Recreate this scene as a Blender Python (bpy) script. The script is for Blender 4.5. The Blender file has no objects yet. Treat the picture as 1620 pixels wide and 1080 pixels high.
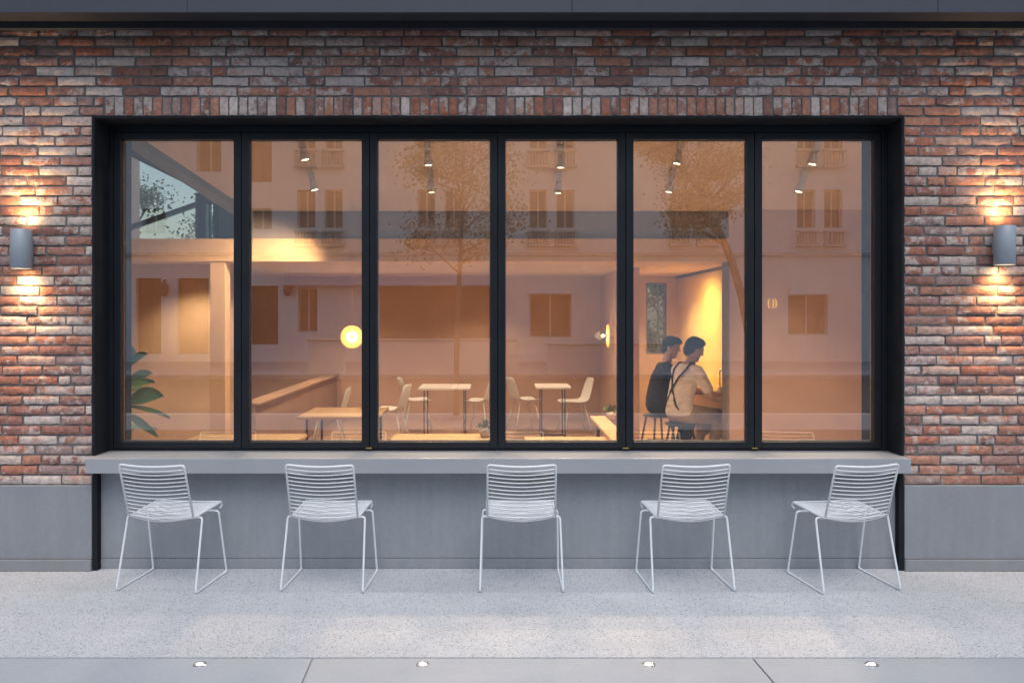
import bpy, bmesh, math, random
from mathutils import Vector, Matrix, Quaternion
R = math.radians
S = bpy.context.scene
COL = S.collection

# ------------------------------------------------------------------ camera, world, sun, exposure
F = 1295.0            # focal length in photo pixels (1620 wide)
VX, VY = 788.0, 500.0 # vanishing point in the photo
EYE = 1.707
cam = bpy.data.objects.new('camera', bpy.data.cameras.new('camera'))
COL.objects.link(cam)
cam.location = (0, 0, EYE)
cam.rotation_euler = (R(90), 0, 0)
cam.data.sensor_width = 36
cam.data.lens = F / 1620 * 36
cam.data.shift_x = (810 - VX) / 1620
cam.data.shift_y = (VY - 540) / 1620
cam.data.clip_start = 0.05
cam.data.clip_end = 500
S.camera = cam

w = bpy.data.worlds.new('World'); S.world = w; w.use_nodes = True
wn = w.node_tree
sky = wn.nodes.new('ShaderNodeTexSky')
sky.sky_type = 'NISHITA'; sky.sun_disc = False
SUN_EL, SUN_AZ = 60, 172          # behind the camera, slightly to the left
sky.sun_elevation = R(SUN_EL); sky.sun_rotation = R(SUN_AZ)
sky.air_density = 1.5; sky.dust_density = 2.2; sky.ozone_density = 2.2
bg = wn.nodes['Background']; bg.inputs['Strength'].default_value = 0.15
wn.links.new(sky.outputs[0], bg.inputs[0])

sl = bpy.data.lights.new('sun', 'SUN'); sl.energy = 1.1; sl.angle = R(35); sl.color = (1, .97, .93)
sun = bpy.data.objects.new('sun', sl); COL.objects.link(sun)
az = R(SUN_AZ); el = R(SUN_EL)
d = Vector((math.sin(az) * math.cos(el), math.cos(az) * math.cos(el), math.sin(el)))
sun.rotation_euler = (d).to_track_quat('Z', 'Y').to_euler()
sun.location = d * 30

S.view_settings.view_transform = 'Standard'; S.view_settings.look = 'None'
S.view_settings.gamma = 1; S.view_settings.use_curve_mapping = False
S.view_settings.exposure = 0.33
S.render.engine = 'CYCLES'
cy = S.cycles
cy.use_denoising = True
cy.max_bounces = 8; cy.diffuse_bounces = 3; cy.glossy_bounces = 4
cy.transparent_max_bounces = 12; cy.transmission_bounces = 4
cy.sample_clamp_indirect = 6; cy.sample_clamp_direct = 0
cy.caustics_reflective = False; cy.caustics_refractive = False

WARM = (1.0, .70, .42)

# ------------------------------------------------------------------ helpers
def px(x, y, D):
    """real-world point at depth D seen at photo pixel x, y"""
    return Vector(((x - VX) / F * D, D, EYE - (y - VY) / F * D))
def pX(x, D): return (x - VX) / F * D
def pZ(y, D): return EYE - (y - VY) / F * D

class MB:
    def __init__(s): s.v = []; s.f = []; s.sm = []
    def add(s, v, f, smooth=False):
        n = len(s.v); s.v += [tuple(p) for p in v]
        s.f += [tuple(i + n for i in q) for q in f]; s.sm += [smooth] * len(f); return s
    def box(s, x0, x1, y0, y1, z0, z1, m=None):
        v = [Vector(p) for p in ((x0,y0,z0),(x1,y0,z0),(x1,y1,z0),(x0,y1,z0),(x0,y0,z1),(x1,y0,z1),(x1,y1,z1),(x0,y1,z1))]
        if m is not None: v = [m @ p for p in v]
        return s.add(v, [(0,3,2,1),(4,5,6,7),(0,1,5,4),(1,2,6,5),(2,3,7,6),(3,0,4,7)])
    def prism(s, pts, d):
        """closed polygon pts (3D, planar) extruded by vector d"""
        n = len(pts); d = Vector(d); v = [Vector(p) for p in pts] + [Vector(p) + d for p in pts]
        f = [tuple(range(n))[::-1], tuple(range(n, 2*n))] + [(i, (i+1) % n, (i+1) % n + n, i + n) for i in range(n)]
        return s.add(v, f)
    def tube(s, pts, r, n=8, closed=False, caps=True):
        pts = [Vector(p) for p in pts]; k = len(pts)
        rs = r if isinstance(r, (list, tuple)) else [r] * k
        T = []
        for i in range(k):
            a = pts[(i-1) % k] if (closed or i > 0) else pts[i]
            b = pts[(i+1) % k] if (closed or i < k-1) else pts[i]
            t = (b - a)
            T.append(t.normalized() if t.length > 1e-9 else Vector((0,0,1)))
        up = Vector((0,0,1)) if abs(T[0].z) < .9 else Vector((1,0,0))
        nrm = (up - T[0] * up.dot(T[0])).normalized()
        v = []
        for i in range(k):
            if i > 0:
                nrm = nrm - T[i] * nrm.dot(T[i])
                if nrm.length < 1e-6: nrm = T[i].orthogonal()
                nrm.normalize()
            b = T[i].cross(nrm)
            for j in range(n):
                a = 2 * math.pi * j / n
                v.append(pts[i] + (nrm * math.cos(a) + b * math.sin(a)) * rs[i])
        f = []
        for i in range(k - 1 + (1 if closed else 0)):
            i2 = (i + 1) % k
            for j in range(n):
                j2 = (j + 1) % n
                f.append((i*n+j, i*n+j2, i2*n+j2, i2*n+j))
        s.add(v, f, True)
        if caps and not closed:
            o = len(s.v) - k*n
            s.f += [tuple(o + j for j in range(n))[::-1], tuple(o + (k-1)*n + j for j in range(n))]; s.sm += [False, False]
        return s
    def lathe(s, prof, c=(0,0,0), n=24, m=None):
        """prof: (r, z) list"""
        c = Vector(c); v = []
        for r, z in prof:
            for j in range(n):
                a = 2*math.pi*j/n
                p = Vector((r*math.cos(a), r*math.sin(a), z))
                if m is not None: p = m @ p
                v.append(p + c)
        f = []
        for i in range(len(prof)-1):
            for j in range(n):
                j2 = (j+1) % n
                f.append((i*n+j, i*n+j2, (i+1)*n+j2, (i+1)*n+j))
        return s.add(v, f, True)
    def ball(s, c, r, n=16, m=None):
        c = Vector(c); r = r if isinstance(r, (tuple, list)) else (r, r, r)
        h = n // 2; v = []; f = []
        v.append(Vector((0,0,-1)))
        for i in range(1, h):
            t = math.pi * i / h
            for j in range(n):
                a = 2*math.pi*j/n
                v.append(Vector((math.sin(t)*math.cos(a), math.sin(t)*math.sin(a), -math.cos(t))))
        v.append(Vector((0,0,1)))
        for j in range(n): f.append((0, 1+(j+1) % n, 1+j))
        for i in range(h-2):
            for j in range(n):
                a = 1+i*n+j; b = 1+i*n+(j+1) % n
                f.append((a, b, b+n, a+n))
        t = len(v)-1
        for j in range(n): f.append((t, t-n+j, t-n+(j+1) % n))
        out = []
        for p in v:
            q = Vector((p.x*r[0], p.y*r[1], p.z*r[2]))
            if m is not None: q = m @ q
            out.append(q + c)
        return s.add(out, f, True)
    def cap(s, a, b, ra, rb, n=14):
        """tapered capsule"""
        s.ball(a, ra, n); s.ball(b, rb, n); s.tube([a, b], [ra, rb], n); return s
    def build(s, name, mat, parent=None, bevel=0, loc=None, seg=2):
        me = bpy.data.meshes.new(name); me.from_pydata(s.v, [], s.f)
        me.polygons.foreach_set('use_smooth', s.sm)
        me.materials.append(mat); me.update()
        o = bpy.data.objects.new(name, me); COL.objects.link(o)
        if parent is not None: o.parent = parent
        if loc is not None: o.location = loc
        if bevel:
            b = o.modifiers.new('bevel', 'BEVEL'); b.width = bevel; b.segments = seg; b.limit_method = 'ANGLE'; b.angle_limit = R(40)
            b.harden_normals = False
        return o

def fillet(pts, r, k=5):
    pts = [Vector(p) for p in pts]; out = [pts[0]]
    for i in range(1, len(pts)-1):
        p = pts[i]; a = pts[i-1]-p; b = pts[i+1]-p
        q = min(r, a.length*.45, b.length*.45)
        A = p + a.normalized()*q; B = p + b.normalized()*q
        for j in range(k+1):
            t = j/k
            out.append(A*(1-t)**2 + p*2*t*(1-t) + B*t*t)
    out.append(pts[-1]); return out

def tag(o, label=None, cat=None, group=None, kind=None):
    if label: o['label'] = label
    if cat: o['category'] = cat
    if group: o['group'] = group
    if kind: o['kind'] = kind
    return o
def thing(name, label, cat, loc=(0,0,0), rz=0, group=None):
    o = bpy.data.objects.new(name, None); COL.objects.link(o)
    o.empty_display_size = .1
    o.location = loc; o.rotation_euler = (0,0,rz)
    return tag(o, label, cat, group)
def dup(root, loc, rz, label, scale=None):
    r = root.copy(); COL.objects.link(r); r.location = loc; r.rotation_euler = (0,0,rz); r['label'] = label
    if scale: r.scale = scale
    def rec(a, b):
        for ch in list(a.children):
            c = ch.copy(); COL.objects.link(c); c.parent = b; rec(ch, c)
    rec(root, r)
    return r
def struct(o, label=None): return tag(o, label, None, None, 'structure')

def light(name, kind, loc, power, parent=None, direction=(0,0,-1), size=60, blend=.7, radius=.03, color=WARM):
    l = bpy.data.lights.new(name, kind); l.energy = power; l.color = color; l.shadow_soft_size = radius
    if kind == 'SPOT': l.spot_size = R(size); l.spot_blend = blend
    o = bpy.data.objects.new(name, l); COL.objects.link(o)
    o.rotation_euler = (-Vector(direction)).to_track_quat('Z', 'Y').to_euler()
    o.location = loc
    if parent is not None: o.parent = parent
    return o

# ------------------------------------------------------------------ materials
class NT:
    def __init__(s, name):
        s.m = bpy.data.materials.new(name); s.m.use_nodes = True; s.t = s.m.node_tree
        s.b = s.t.nodes['Principled BSDF']; s.out = s.t.nodes['Material Output']
    def n(s, t, **kw):
        q = s.t.nodes.new(t)
        for k, v in kw.items():
            if k.startswith('i_'):
                key = k[2:]
                key = int(key) if key.isdigit() else key
                q.inputs[key].default_value = v
            else: setattr(q, k, v)
        return q
    def l(s, a, b): s.t.links.new(a, b)
    def ramp(s, fac, stops, interp='LINEAR'):
        q = s.t.nodes.new('ShaderNodeValToRGB'); q.color_ramp.interpolation = interp
        e = q.color_ramp.elements
        while len(e) > len(stops): e.remove(e[-1])
        while len(e) < len(stops): e.new(.5)
        for a, (p, c) in zip(e, stops):
            a.position = p; a.color = (c[0], c[1], c[2], 1) if isinstance(c, (tuple, list)) else (c, c, c, 1)
        s.l(fac, q.inputs[0]); return q
    def math(s, op, a, b=None, clamp=False):
        q = s.t.nodes.new('ShaderNodeMath'); q.operation = op; q.use_clamp = clamp
        for i, x in enumerate((a, b)):
            if x is None: continue
            if isinstance(x, (int, float)): q.inputs[i].default_value = x
            else: s.l(x, q.inputs[i])
        return q.outputs[0]
    def mix(s, fac, a, b, mode='MIX'):
        q = s.t.nodes.new('ShaderNodeMix'); q.data_type = 'RGBA'; q.blend_type = mode
        for i, x in ((0, fac), (6, a), (7, b)):
            if isinstance(x, (int, float)): q.inputs[i].default_value = x
            elif isinstance(x, (tuple, list)): q.inputs[i].default_value = (*x[:3], 1)
            else: s.l(x, q.inputs[i])
        return q.outputs[2]
    def noise(s, scale, detail=4, rough=.55, vec=None):
        q = s.n('ShaderNodeTexNoise', i_Scale=scale, i_Detail=detail, i_Roughness=rough)
        if vec is not None: s.l(vec, q.inputs['Vector'])
        return q.outputs[0]
    def bump(s, h, strength=.3, dist=.01):
        q = s.n('ShaderNodeBump', i_Strength=strength, i_Distance=dist)
        s.l(h, q.inputs['Height']); s.l(q.outputs[0], s.b.inputs['Normal'])
    def coord(s): return s.n('ShaderNodeTexCoord').outputs['Object']

def plain(name, col, rough=.6, metal=0, var=.12, scale=6, bump=0, bscale=60, spec=.5, folds=False):
    t = NT(name); co = t.coord()
    n = t.noise(scale, 5, .6, co)
    c2 = tuple(c*(1-var) for c in col); c1 = tuple(min(1, c*(1+var)) for c in col)
    r = t.ramp(n, [(.3, c2), (.7, c1)])
    t.l(r.outputs[0], t.b.inputs['Base Color'])
    t.b.inputs['Roughness'].default_value = rough; t.b.inputs['Metallic'].default_value = metal
    t.b.inputs['Specular IOR Level'].default_value = spec
    if folds:
        mp = t.n('ShaderNodeMapping'); mp.inputs['Scale'].default_value = (1, .6, 1.5); mp.inputs['Rotation'].default_value = (.4, .5, .3); t.l(co, mp.inputs[0])
        w_ = t.n('ShaderNodeTexNoise', i_Scale=bscale, i_Detail=3, i_Roughness=.5, i_Distortion=1.2); t.l(mp.outputs[0], w_.inputs['Vector'])
        t.bump(w_.outputs[0], .9, .03)
    elif bump: t.bump(t.noise(bscale, 4, .6, co), bump, .004)
    return t.m
def emis(name, col, strength):
    t = NT(name); t.b.inputs['Base Color'].default_value = (*col, 1)
    t.b.inputs['Emission Color'].default_value = (*col, 1); t.b.inputs['Emission Strength'].default_value = strength
    n = t.noise(9, 2, .5, t.coord()); r = t.ramp(n, [(.3, tuple(c*.92 for c in col)), (.7, col)])
    t.l(r.outputs[0], t.b.inputs['Emission Color'])
    return t.m
def glass(name, refl, tint=(.95,.95,.94), rough=0.0):
    t = NT(name); t.t.nodes.remove(t.b)
    g = t.n('ShaderNodeBsdfGlossy', i_Roughness=rough); tr = t.n('ShaderNodeBsdfTransparent')
    tr.inputs[0].default_value = (*tint, 1)
    mx = t.n('ShaderNodeMixShader')
    lw = t.n('ShaderNodeFresnel')     # thin pane: same reflectance from both faces, no total internal reflection
    bf = t.n('ShaderNodeNewGeometry').outputs['Backfacing']
    t.l(t.math('ADD', 1.45, t.math('MULTIPLY', bf, 1/1.45-1.45)), lw.inputs['IOR'])
    fac = t.math('ADD', t.math('MULTIPLY', lw.outputs[0], .9), refl, True)
    t.l(fac, mx.inputs[0]); t.l(tr.outputs[0], mx.inputs[1]); t.l(g.outputs[0], mx.inputs[2])
    t.l(mx.outputs[0], t.out.inputs['Surface'])
    return t.m

def brick_mat():
    t = NT('old_brick'); co = t.coord()
    ri = t.n('ShaderNodeNewGeometry').outputs['Random Per Island']
    wn_ = t.n('ShaderNodeTexWhiteNoise', noise_dimensions='1D'); t.l(ri, wn_.inputs['W'])
    sep = t.n('ShaderNodeSeparateColor'); t.l(wn_.outputs['Color'], sep.inputs[0])
    base = t.ramp(sep.outputs[0], [(0, (.235,.112,.090)), (.14, (.30,.125,.085)), (.28, (.205,.108,.090)), (.40, (.34,.165,.115)),
            (.52, (.27,.155,.13)), (.64, (.245,.165,.15)), (.74, (.30,.148,.108)), (.86, (.37,.24,.195)), (.95,(.48,.39,.35))], 'CONSTANT')
    # shifted coordinates so every brick has its own weathering
    off = t.n('ShaderNodeVectorMath', operation='SCALE'); t.l(wn_.outputs['Color'], off.inputs[0]); off.inputs['Scale'].default_value = 40
    add = t.n('ShaderNodeVectorMath', operation='ADD'); t.l(co, add.inputs[0]); t.l(off.outputs[0], add.inputs[1])
    v = add.outputs[0]
    mott = t.ramp(t.noise(26, 6, .7, v), [(.28, .84), (.5, 1.36), (.72, 1.85)])
    c = t.mix(1.0, base.outputs[0], mott.outputs[0], 'MULTIPLY')
    # lime bloom: patches, amount depends on the brick
    n1 = t.noise(12, 7, .72, v)
    thr = t.ramp(sep.outputs[1], [(0, .64), (.30, .56), (.60, .50), (.84, .42), (1, .30)])
    d1 = t.math('SUBTRACT', n1, thr.outputs[0])
    m1 = t.math('MULTIPLY', d1, 11.0, True)
    lime = t.ramp(t.noise(40, 4, .6, v), [(.3, (.44,.37,.335)), (.7, (.70,.62,.57))])
    c = t.mix(t.math('MULTIPLY', m1, .80), c, lime.outputs[0])
    # soot
    n2 = t.noise(7, 5, .7, v)
    m2 = t.math('MULTIPLY', t.math('SUBTRACT', n2, .60), 6.0, True)
    c = t.mix(t.math('MULTIPLY', m2, .6), c, (.085,.07,.066))
    # broad staining across the wall
    big = t.ramp(t.noise(.9, 3, .6, co), [(.3, .80), (.7, 1.12)])
    c = t.mix(1.0, c, big.outputs[0], 'MULTIPLY')
    t.l(c, t.b.inputs['Base Color']); t.b.inputs['Roughness'].default_value = .9
    t.b.inputs['Specular IOR Level'].default_value = .25
    t.bump(t.math('ADD', t.noise(60, 8, .75, v), t.math('MULTIPLY', n1, .8)), .75, .008)
    return t.m

def terrazzo_mat():
    t = NT('pebble_terrazzo'); co = t.coord()
    v1 = t.n('ShaderNodeTexVoronoi', i_Scale=150.0); t.l(co, v1.inputs['Vector'])
    v2 = t.n('ShaderNodeTexVoronoi', i_Scale=105.0); t.l(co, v2.inputs['Vector'])
    s1 = t.n('ShaderNodeSeparateColor'); t.l(v1.outputs['Color'], s1.inputs[0])
    s2 = t.n('ShaderNodeSeparateColor'); t.l(v2.outputs['Color'], s2.inputs[0])
    c = t.ramp(s1.outputs[0], [(0, (.10,.105,.12)), (.09, (.27,.29,.32)), (.30, (.42,.44,.465)), (.6, (.51,.53,.55)), (.85, (.63,.64,.65))], 'CONSTANT').outputs[0]
    grit = t.math('MULTIPLY', t.math('GREATER_THAN', v1.outputs['Distance'], .52), .7)
    c = t.mix(grit, (.475,.495,.52), c)
    dk = t.math('MULTIPLY', t.math('GREATER_THAN', s2.outputs[1], .89), t.math('LESS_THAN', v2.outputs['Distance'], .38))
    c = t.mix(t.math('MULTIPLY', dk, .9), c, (.06,.065,.075))
    big = t.ramp(t.noise(1.1, 7, .65, co), [(.3, .88), (.7, 1.05)])
    sp_ = t.math('MULTIPLY', t.math('SUBTRACT', t.noise(13, 3, .5, co), .70), 14.0, True)
    c = t.mix(t.math('MULTIPLY', sp_, .3), c, (.22,.22,.23))
    c = t.mix(1.0, c, big.outputs[0], 'MULTIPLY')
    t.l(c, t.b.inputs['Base Color']); t.b.inputs['Roughness'].default_value = .62
    t.bump(s1.outputs[1], .12, .002)
    return t.m

def concrete(name, col, rough=.55, var=.1, pores=True, streak=0, base=0):
    t = NT(name); co = t.coord()
    a = t.ramp(t.noise(1.6, 6, .62, co), [(.3, tuple(c*(1-var) for c in col)), (.7, tuple(c*(1+var) for c in col))]).outputs[0]
    b = t.ramp(t.noise(38, 5, .7, co), [(.25, .93), (.75, 1.06)]).outputs[0]
    c = t.mix(1.0, a, b, 'MULTIPLY')
    if streak:
        mp = t.n('ShaderNodeMapping'); mp.inputs['Scale'].default_value = (9, 9, .5); t.l(co, mp.inputs[0])
        st = t.ramp(t.noise(2.2, 5, .6, mp.outputs[0]), [(.35, 1-streak), (.65, 1+streak*.6)]).outputs[0]
        c = t.mix(1.0, c, st, 'MULTIPLY')
    # scuffs and stains
    sc = t.math('MULTIPLY', t.math('SUBTRACT', t.noise(2.7, 8, .75, co), .56), 4.0, True)
    c = t.mix(t.math('MULTIPLY', sc, .16), c, tuple(k*.55 for k in col))
    sp_ = t.math('MULTIPLY', t.math('SUBTRACT', t.noise(17, 3, .5, co), .70), 14.0, True)
    c = t.mix(t.math('MULTIPLY', sp_, .25), c, tuple(k*.5 for k in col))
    if base:   # splash dirt rising from the pavement
        sx = t.n('ShaderNodeSeparateXYZ'); t.l(co, sx.inputs[0])
        hh_ = t.math('SUBTRACT', .30, sx.outputs[2]); hh_ = t.math('ADD', t.math('MULTIPLY', hh_, 2.2), t.math('MULTIPLY', t.math('SUBTRACT', t.noise(7, 6, .7, co), .5), 1.6))
        c = t.mix(t.math('MULTIPLY', t.math('MULTIPLY', hh_, 1.0, True), base*.5), c, tuple(k*.55 for k in col))
    t.l(c, t.b.inputs['Base Color']); t.b.inputs['Roughness'].default_value = rough
    rr = t.ramp(t.noise(5, 4, .6, co), [(.3, rough-.1), (.7, rough+.12)]); t.l(rr.outputs[0], t.b.inputs['Roughness'])
    t.bump(t.noise(90, 5, .7, co), .15, .002)
    return t.m

def leaf_mat(name, c1, c2):
    t = NT(name); ri = t.n('ShaderNodeNewGeometry').outputs['Random Per Island']
    r = t.ramp(ri, [(0, c1), (.5, tuple((a+b)/2 for a, b in zip(c1, c2))), (1, c2)])
    t.l(r.outputs[0], t.b.inputs['Base Color']); t.b.inputs['Roughness'].default_value = .5
    t.b.inputs['Specular IOR Level'].default_value = .3
    t.b.inputs['Transmission Weight'].default_value = 0
    return t.m
def wood_mat(name, col, rough=.45):
    t = NT(name); co = t.coord(); mp = t.n('ShaderNodeMapping'); mp.inputs['Scale'].default_value = (2, 22, 22); t.l(co, mp.inputs[0])
    r = t.ramp(t.noise(3, 6, .65, mp.outputs[0]), [(.3, tuple(c*.72 for c in col)), (.7, tuple(c*1.15 for c in col))])
    t.l(r.outputs[0], t.b.inputs['Base Color']); t.b.inputs['Roughness'].default_value = rough
    return t.m
def brushed(name, col, rough=.35, metal=.85):
    t = NT(name); co = t.coord(); mp = t.n('ShaderNodeMapping'); mp.inputs['Scale'].default_value = (60, 60, 1.5); t.l(co, mp.inputs[0])
    n = t.noise(4, 5, .6, mp.outputs[0]); r = t.ramp(n, [(.3, tuple(c*.8 for c in col)), (.7, tuple(min(1, c*1.15) for c in col))])
    t.l(r.outputs[0], t.b.inputs['Base Color']); t.b.inputs['Metallic'].default_value = metal; t.b.inputs['Roughness'].default_value = rough
    return t.m

M = dict(
    brick=brick_mat(), mortar=plain('grey_mortar', (.165,.158,.153), .95, 0, .3, 14, .5, 120),
    terrazzo=terrazzo_mat(), slab=concrete('paving_slab', (.34,.368,.40), .5, .06),
    plinth=concrete('plinth_render', (.255,.27,.292), .5, .07, streak=.05, base=.5), apron=concrete('apron_panel', (.285,.305,.33), .42, .07, streak=.05, base=.5),
    ledge=plain('ledge_stone', (.34,.355,.375), .30, 0, .05, 2.5, .08, 60, .8), skirt=concrete('skirting', (.255,.265,.28), .55, .08, base=.5),
    canopy=concrete('canopy_metal', (.042,.046,.064), .5, .06), soffit=plain('soffit', (.035,.037,.045), .6, 0, .15),
    blackmatte=plain('matte_black_steel', (.016,.018,.022), .8, 0, .25, 5, spec=.12),
    joint=plain('joint_fill', (.36,.37,.39), .9), shellchair=plain('white_chair_shell', (.82,.85,.92), .4, 0, .03),
    orange=plain('orange_plaster', (.80,.55,.33), .8, 0, .06, 2, .1, 40), yellow=plain('yellow_lit_wall', (.82,.62,.28), .7, 0, .05, 2, .1, 40),
    terra=plain('terracotta_plaster', (.40,.27,.21), .85, 0, .07, 2.2), sconce=plain('sconce_grey', (.31,.345,.385), .5, .15, .05, 3),
    matte=plain('dark_lining', (.022,.018,.018), .9, 0, .2, 3, spec=.1),
    black=plain('black_steel', (.014,.016,.020), .42, .0, .25, 5, spec=.35), blackin=plain('black_frame', (.013,.015,.019), .38, 0, .2, 4, spec=.35),
    spacer=plain('spacer_strip', (.32,.30,.30), .35, .6, .1), pane=glass('window_glass', .22),
    pane_far=glass('plain_glass', .03), white=plain('white_powder_coat', (.74,.77,.80), .38, 0, .04, 12),
    steel=brushed('brushed_aluminium', (.33,.37,.42), .55, .2), chrome=brushed('chrome', (.7,.7,.7), .15),
    lamp_glow=emis('sconce_lens', (1,.72,.38), 22), led=emis('ground_led', (1,.88,.72), 5), spot_glow=emis('spot_lens', (1,.80,.52), 9),
    disc_glow=emis('disc_glow', (1,.55,.13), 1.0), core=emis('lamp_core', (1,.80,.42), 2.4), bulb=emis('bulb', (1,.84,.52), 11),
    plaster=plain('clay_plaster', (.64,.46,.38), .85, 0, .07, 2.2, .15, 40),
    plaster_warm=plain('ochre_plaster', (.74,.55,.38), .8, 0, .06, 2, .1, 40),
    cream=plain('cream_ceiling', (.76,.66,.58), .85, 0, .04, 2), unlit_grey=plain('unlit_plaster', (.33,.29,.29), .85, 0, .05, 2),
    floor_in=plain('clay_floor', (.46,.33,.26), .45, 0, .1, 3), greysteel=plain('grey_steel', (.20,.22,.25), .5, 0, .08, 3),
    oak=wood_mat('oak_top', (.62,.42,.22)), darkmetal=plain('dark_metal', (.04,.035,.033), .45, .3, .2),
    shell=plain('white_shell', (.74,.72,.71), .4, 0, .03), brass=plain('brass', (.75,.52,.16), .3, .9, .1),
    asphalt=concrete('asphalt', (.06,.06,.062), .85, .15), far_wall=concrete('pale_render', (.80,.785,.76), .85, .06, streak=.06),
    far_dark=plain('dark_recess', (.12,.10,.09), .7, 0, .3, 2), far_glass=plain('far_glazing', (.11,.11,.11), .15, 0, .2),
    far_trim=plain('stone_trim', (.55,.53,.5), .8), fascia=plain('lilac_fascia', (.60,.58,.66), .7, 0, .06),
    whitewall=plain('white_wall', (.78,.77,.76), .8, 0, .05), bark=plain('bark', (.27,.23,.19), .9, 0, .3, 20, .6, 60),
    leaf_a=leaf_mat('leaves', (.05,.085,.02), (.13,.19,.06)), leaf_b=leaf_mat('autumn_leaves', (.28,.24,.15), (.55,.47,.30)),
    leaf_c=leaf_mat('fig_leaf', (.11,.23,.08), (.21,.34,.13)), pot=plain('clay_pot', (.62,.50,.42), .8), soil=plain('soil', (.04,.03,.02), .95),
    skin=plain('skin', (.56,.34,.24), .55, 0, .05, 10), hair=plain('black_hair', (.010,.009,.010), .75, 0, .4, 60, .8, 200),
    navy=plain('navy_cloth', (.022,.026,.045), .9, 0, .2, 8, .3, 11, folds=True), tee=plain('grey_white_cloth', (.86,.84,.83), .9, 0, .05, 8, .3, 11, folds=True),
    khaki=plain('khaki_cloth', (.42,.33,.21), .9, 0, .08, 8, .3, 11, folds=True), strap=plain('dark_strap', (.05,.045,.045), .8), eye=plain('eye_dark', (.02,.015,.012), .2),
    lips=plain('lips', (.36,.16,.13), .5), dark_trouser=plain('dark_trouser', (.03,.03,.035), .9),
    gold=emis('gold_sign_glow', (1,.62,.12), .9),
)

# ------------------------------------------------------------------ constants
DW = 5.5      # brick face
DF = 5.72     # glass plane
X0, X1 = pX(147, DW), pX(1429, DW)       # opening
Z_HEAD = pZ(184, DW)
Z_LEDGE = .77
PITCH = 15.75 / F * DW
Z_PL = pZ(767, DW)

def wall_openings(mb, x0, x1, z0, z1, rects, yf, yb):
    """one slab with rectangular openings, front yf, back yb (along Y)"""
    xs = sorted({x0, x1, *[r[0] for r in rects], *[r[1] for r in rects]}); xs = [x for x in xs if x0 <= x <= x1]
    zs = sorted({z0, z1, *[r[2] for r in rects], *[r[3] for r in rects]}); zs = [z for z in zs if z0 <= z <= z1]
    def hole(cx, cz): return any(r[0] < cx < r[1] and r[2] < cz < r[3] for r in rects)
    for i in range(len(xs)-1):
        for j in range(len(zs)-1):
            a, b, c, e = xs[i], xs[i+1], zs[j], zs[j+1]
            if hole((a+b)/2, (c+e)/2): continue
            mb.add([(a,yf,c),(b,yf,c),(b,yf,e),(a,yf,e)], [(0,1,2,3)])
            mb.add([(a,yb,c),(b,yb,c),(b,yb,e),(a,yb,e)], [(3,2,1,0)])
    for (a, b, c, e) in list(rects) + [(x0, x1, z0, z1)]:
        mb.add([(a,yf,c),(b,yf,c),(b,yf,e),(a,yf,e),(a,yb,c),(b,yb,c),(b,yb,e),(a,yb,e)],
               [(0,1,5,4),(1,2,6,5),(2,3,7,6),(3,0,4,7)])
    return mb

# ------------------------------------------------------------------ ground
SL_Y = 4.10
z0 = -.004
struct(MB().box(-60, 60, -60, 40, -.3, -.24).build('ground', M['asphalt']), 'wide ground under the street and the buildings')
struct(MB().box(-14, 14, SL_Y, 5.9, -.2, 0).build('pavement', M['terrazzo']), 'pale speckled terrazzo pavement along the cafe front')
# smooth slabs, joints follow the photo
mb = MB()
jl = [px(495, 1040, SL_Y).x, pX(477, 1295*EYE/580)]; jr = [px(1190, 1040, SL_Y).x, pX(1226, 1295*EYE/580)]
Dn = 1295*EYE/580
sl_l = (jl[1]-jl[0])/(Dn-SL_Y); sl_r = (jr[1]-jr[0])/(Dn-SL_Y)
def jx(k, y):
    base = jl[0] + (jr[0]-jl[0])*k; return base + (sl_l+(sl_r-sl_l)*.5)*(y-SL_Y)
rows = [SL_Y-.004, 2.1]
for r_ in range(1):
    ya, yb = rows[r_+1]+.003, rows[r_]-.003
    for k in range(-6, 8):
        o = .0 if r_ % 2 == 0 else .5
        a = k+o; b = a+1; g = .004
        mb.prism([(jx(a,ya)+g, ya, -.2), (jx(b,ya)-g, ya, -.2), (jx(b,yb)-g, yb, -.2), (jx(a,yb)+g, yb, -.2)], (0,0,.199))
struct(mb.build('paving', M['slab'], bevel=.003), 'smooth grey paving slabs in front of the terrazzo')
struct(MB().box(-40, 40, -.9, 2.09, -.23, -.004).build('driveway', M['asphalt']), 'dark asphalt lane in front of the paving')
struct(MB().box(-40, 40, -2.795, -.905, -.23, 0).build('kerbside_pavement', M['skirt'], bevel=.01), 'pale kerbside pavement reflected low in the glass')
struct(MB().box(-20, 20, 2.095, SL_Y-.003, -.22, -.012).build('paving_bed', M['joint']), 'dark joints between the grey slabs')
struct(MB().box(-20, 20, -3.0, -2.805, -.24, -.002).build('kerb', M['far_trim'], bevel=.015), 'stone kerb at the street edge')
struct(MB().box(-40, 40, -12.4, -3.005, -.24, -.12).build('road', M['asphalt']), 'dark asphalt street reflected in the glass')
struct(MB().box(-40, 40, -19.3, -12.405, -.24, 0).build('far_pavement', M['slab'], bevel=.01), 'pavement across the street reflected in the glass')

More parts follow.
